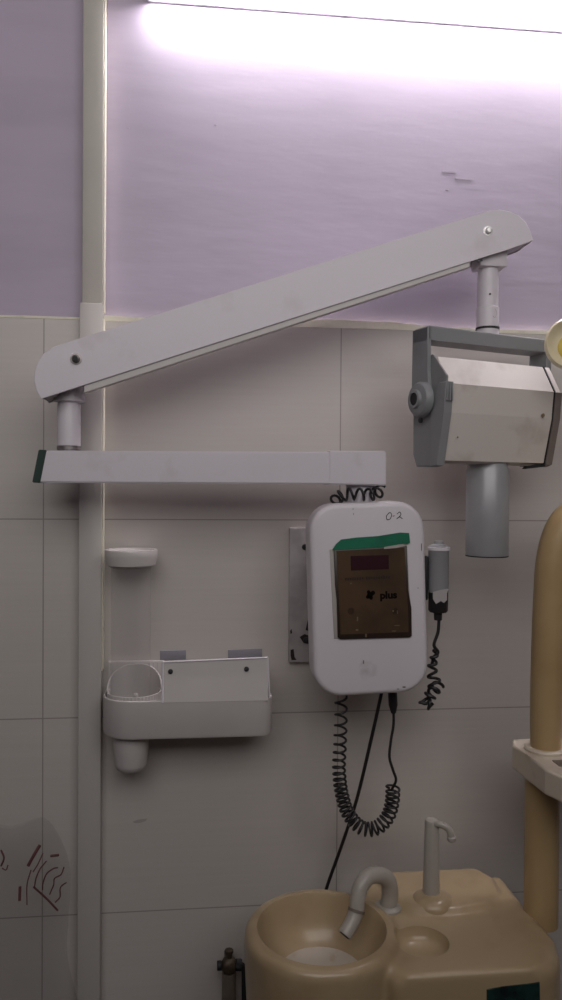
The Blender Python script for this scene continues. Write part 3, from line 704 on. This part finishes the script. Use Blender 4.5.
# round lamp fitting entering from the right edge
LC = P(571.5, 344, -.20)
t = thing('lamp_head', 'round cream lamp head with yellow centre at the right edge above the tube head', 'lamp', LC+Vector((0, 0, -.04)))
ax = Vector((-.25, -1, .05)).normalized()
bm = NB(); lathe(bm, [(0, -.030), (.014, -.029), (.028, -.018), (.0345, -.004), (.0355, .003), (.033, .006), (.0295, .004), (.026, -.001), (.018, -.004), (0, -.005)], LC, ax, 56)
lh = obj('lamp_housing', bm, M['lampcream'], t)
bm = NB(); lathe(bm, [(0, .004), (.012, .003), (.0205, -.001), (.021, -.004), (0, -.004)], LC+Vector((.004, 0, -.004)), ax, 40); obj('yellow_lens', bm, M['lampyellow'], lh, label='yellow lens')
bm = NB(); tube(bm, smoothpath([LC-ax*.028, LC-ax*.05+Vector((.03, 0, -.02)), P(640, 380, -.165), P(655, 440, -.165), P(655, 500, -.165)], 8), .009, 16); obj('lamp_arm', bm, M['lampcream'], t)

# ------------------------------------------------------------------ angle valve at lower left of the basin
vx = P(229, 965, -.035)
t = thing('angle_valve', 'small dull brass stop valve on a beige pipe at left of the basin', 'valve', (vx.x, -.035, ROOM_Z0))
bm = NB(); cyl(bm, (vx.x, -.035, ROOM_Z0), (vx.x, -.035, P(229, 972, -.035).z), .0105, 24); obj('pipe', bm, M['pipe'], t)
bm = NB(); lathe(bm, [(0, -.008), (.011, -.008), (.012, -.002), (.0125, .004), (.009, .010), (.005, .012), (.005, .018), (.0065, .019), (.0065, .023), (0, .024)], vx, (0, 0, 1), 8)
vb = obj('valve_body', bm, M['brass'], t)
bm = NB(); cyl(bm, vx+Vector((-.018, 0, 0)), vx+Vector((-.011, 0, 0)), .007, 12, .001); obj('valve_nut', bm, M['dark'], vb)
bm = NB(); cyl(bm, vx+Vector((.010, 0, 0)), vx+Vector((.019, 0, -.001)), .0085, 8, .001); obj('valve_nut', bm, M['dark'], vb)
bm = NB(); cyl(bm, (vx.x, -.033, vx.z), (vx.x, -.0005, vx.z), .006, 14); obj('inlet', bm, M['brass'], t)
bm = NB(); tube(bm, smoothpath([vx+Vector((.018, 0, 0)), vx+Vector((.022, 0, -.006)), vx+Vector((.023, 0, -.03)), vx+Vector((.024, 0, -.12))], 6), .004, 10); obj('hose', bm, M['dark'], t)

# ------------------------------------------------------------------ plastic bag hanging lower left
BYY = -.045
bm = NB(); nx, nz = 44, 60
xl_, xr_ = P(-60, 900, BYY).x, P(74, 900, BYY).x; ztp, zbt = P(40, 822, BYY).z, P(40, 1060, BYY).z
def bagp(u, v, side):
    wdt = .55+.45*min(1, (v*2.2))**.6
    x = xr_-(xr_-xl_)*(1-u)*1.0; xm = (xl_+xr_)/2; x = xm+(x-xm)*wdt+.010*math.sin(v*9)
    z = ztp+(zbt-ztp)*v+.006*math.sin(u*7+1)*(1-v)
    puff = math.sin(PI*u)**.5*math.sin(PI*min(1, v*.98+.02))**.6
    y = BYY-side*(.026*puff) + .0035*math.sin(u*21+v*13)*puff+.003*math.sin(v*31-u*9)*puff
    return Vector((x, min(y, -.004), z))
for side in (1, -1):
    g = [[bm.verts.new(bagp(i/nx, j/nz, side)) for i in range(nx+1)] for j in range(nz+1)]
    for j in range(nz):
        for i in range(nx): bm.faces.new((g[j][i], g[j][i+1], g[j+1][i+1], g[j+1][i]))
bmesh.ops.remove_doubles(bm, verts=bm.verts, dist=2e-4)
t = thing('plastic_bag', 'thin clear plastic bag with dark red line print at the lower left', 'bag', P(10, 1000, BYY))
obj('bag_film', bm, M['film'], t)
bm = NB()
grid_ = [bagp(i/nx, j/nz, 1) for i in range(nx+1) for j in range(nz+1)]
def on_bag(px, py):
    Y = BYY-.02
    for _ in range(4):
        p = P(px, py, Y); near = sorted(grid_, key=lambda g_: (g_.x-p.x)**2+(g_.z-p.z)**2)[:4]
        wt = [1/((g_.x-p.x)**2+(g_.z-p.z)**2+1e-7) for g_ in near]; Y = sum(g_.y*w_ for g_, w_ in zip(near, wt))/sum(wt)
    return P(px, py, Y-.0004)
def rs(pts, r):
    fine = smoothpath([Vector((px, py, 0)) for px, py in pts], 5)
    tube(bm, [on_bag(q.x, q.y) for q in fine], r, 6)
rs([(28, 866), (34, 855), (40, 845)], .0024)
rs([(50.5, 856), (59, 855)], .0019)
rs([(34.5, 887), (36, 878.5), (40, 869), (46.5, 861)], .0010)
rs([(42.5, 890), (43, 883), (46.5, 874), (53, 868.8), (58, 867.5)], .0010)
rs([(49.6, 894.5), (53.6, 885), (54.5, 878.5), (61, 874.5), (64, 867)], .0010)
rs([(55, 902.5), (60, 897), (60, 889.7), (61.7, 885.7), (66.5, 882.5)], .0010)
rs([(33.6, 887), (46, 898), (57.7, 910.5)], .0014)
rs([(20, 886.5), (19.5, 901)], .0022)
rs([(31, 870), (27, 885), (27, 905)], .0009); rs([(43, 853), (38, 864), (33, 872)], .0009)
bm2 = bm; bm = NB()
rs([(1, 850), (4, 858), (1, 866)], .0014); rs([(2, 868), (6, 870), (8, 865)], .0008)
obj('red_print', bm, M['red'], t, label='dark red smudge print at the frame edge')
obj('red_print', bm2, M['red'], t, label='dark red line print')

# ------------------------------------------------------------------ small marks on the walls
bm = NB(); prism(bm, [P(px, py, -.0001) for px, py in [(133, 821.5), (138, 819.5), (147, 818.5), (146, 821), (139, 823), (134, 823)]], (0, -.0003, 0))
o = obj('paint_fleck', bm, M['pale'], None, False, origin=P(140, 821, 0)); tag(o, 'tiny pale fleck on the tiles below the cup dispenser', 'mark')
bm = NB()
for px, py, ww, hh in ((128, 128, 3, 1.2), (215.5, 125, 2.5, 1.8), (449, 172, 14, 1.5), (464, 179, 18, 1), (447, 190, 3, 1)):
    p0 = P(px-ww/2, py+hh/2, .0098); p1 = P(px+ww/2, py-hh/2, .0098); box(bm, (p0.x, .0094, p0.z), (p1.x, .0101, p1.z), .0002)
struct('trim_3', bm, mat('wall_scuff', (.43, .37, .45), .8))
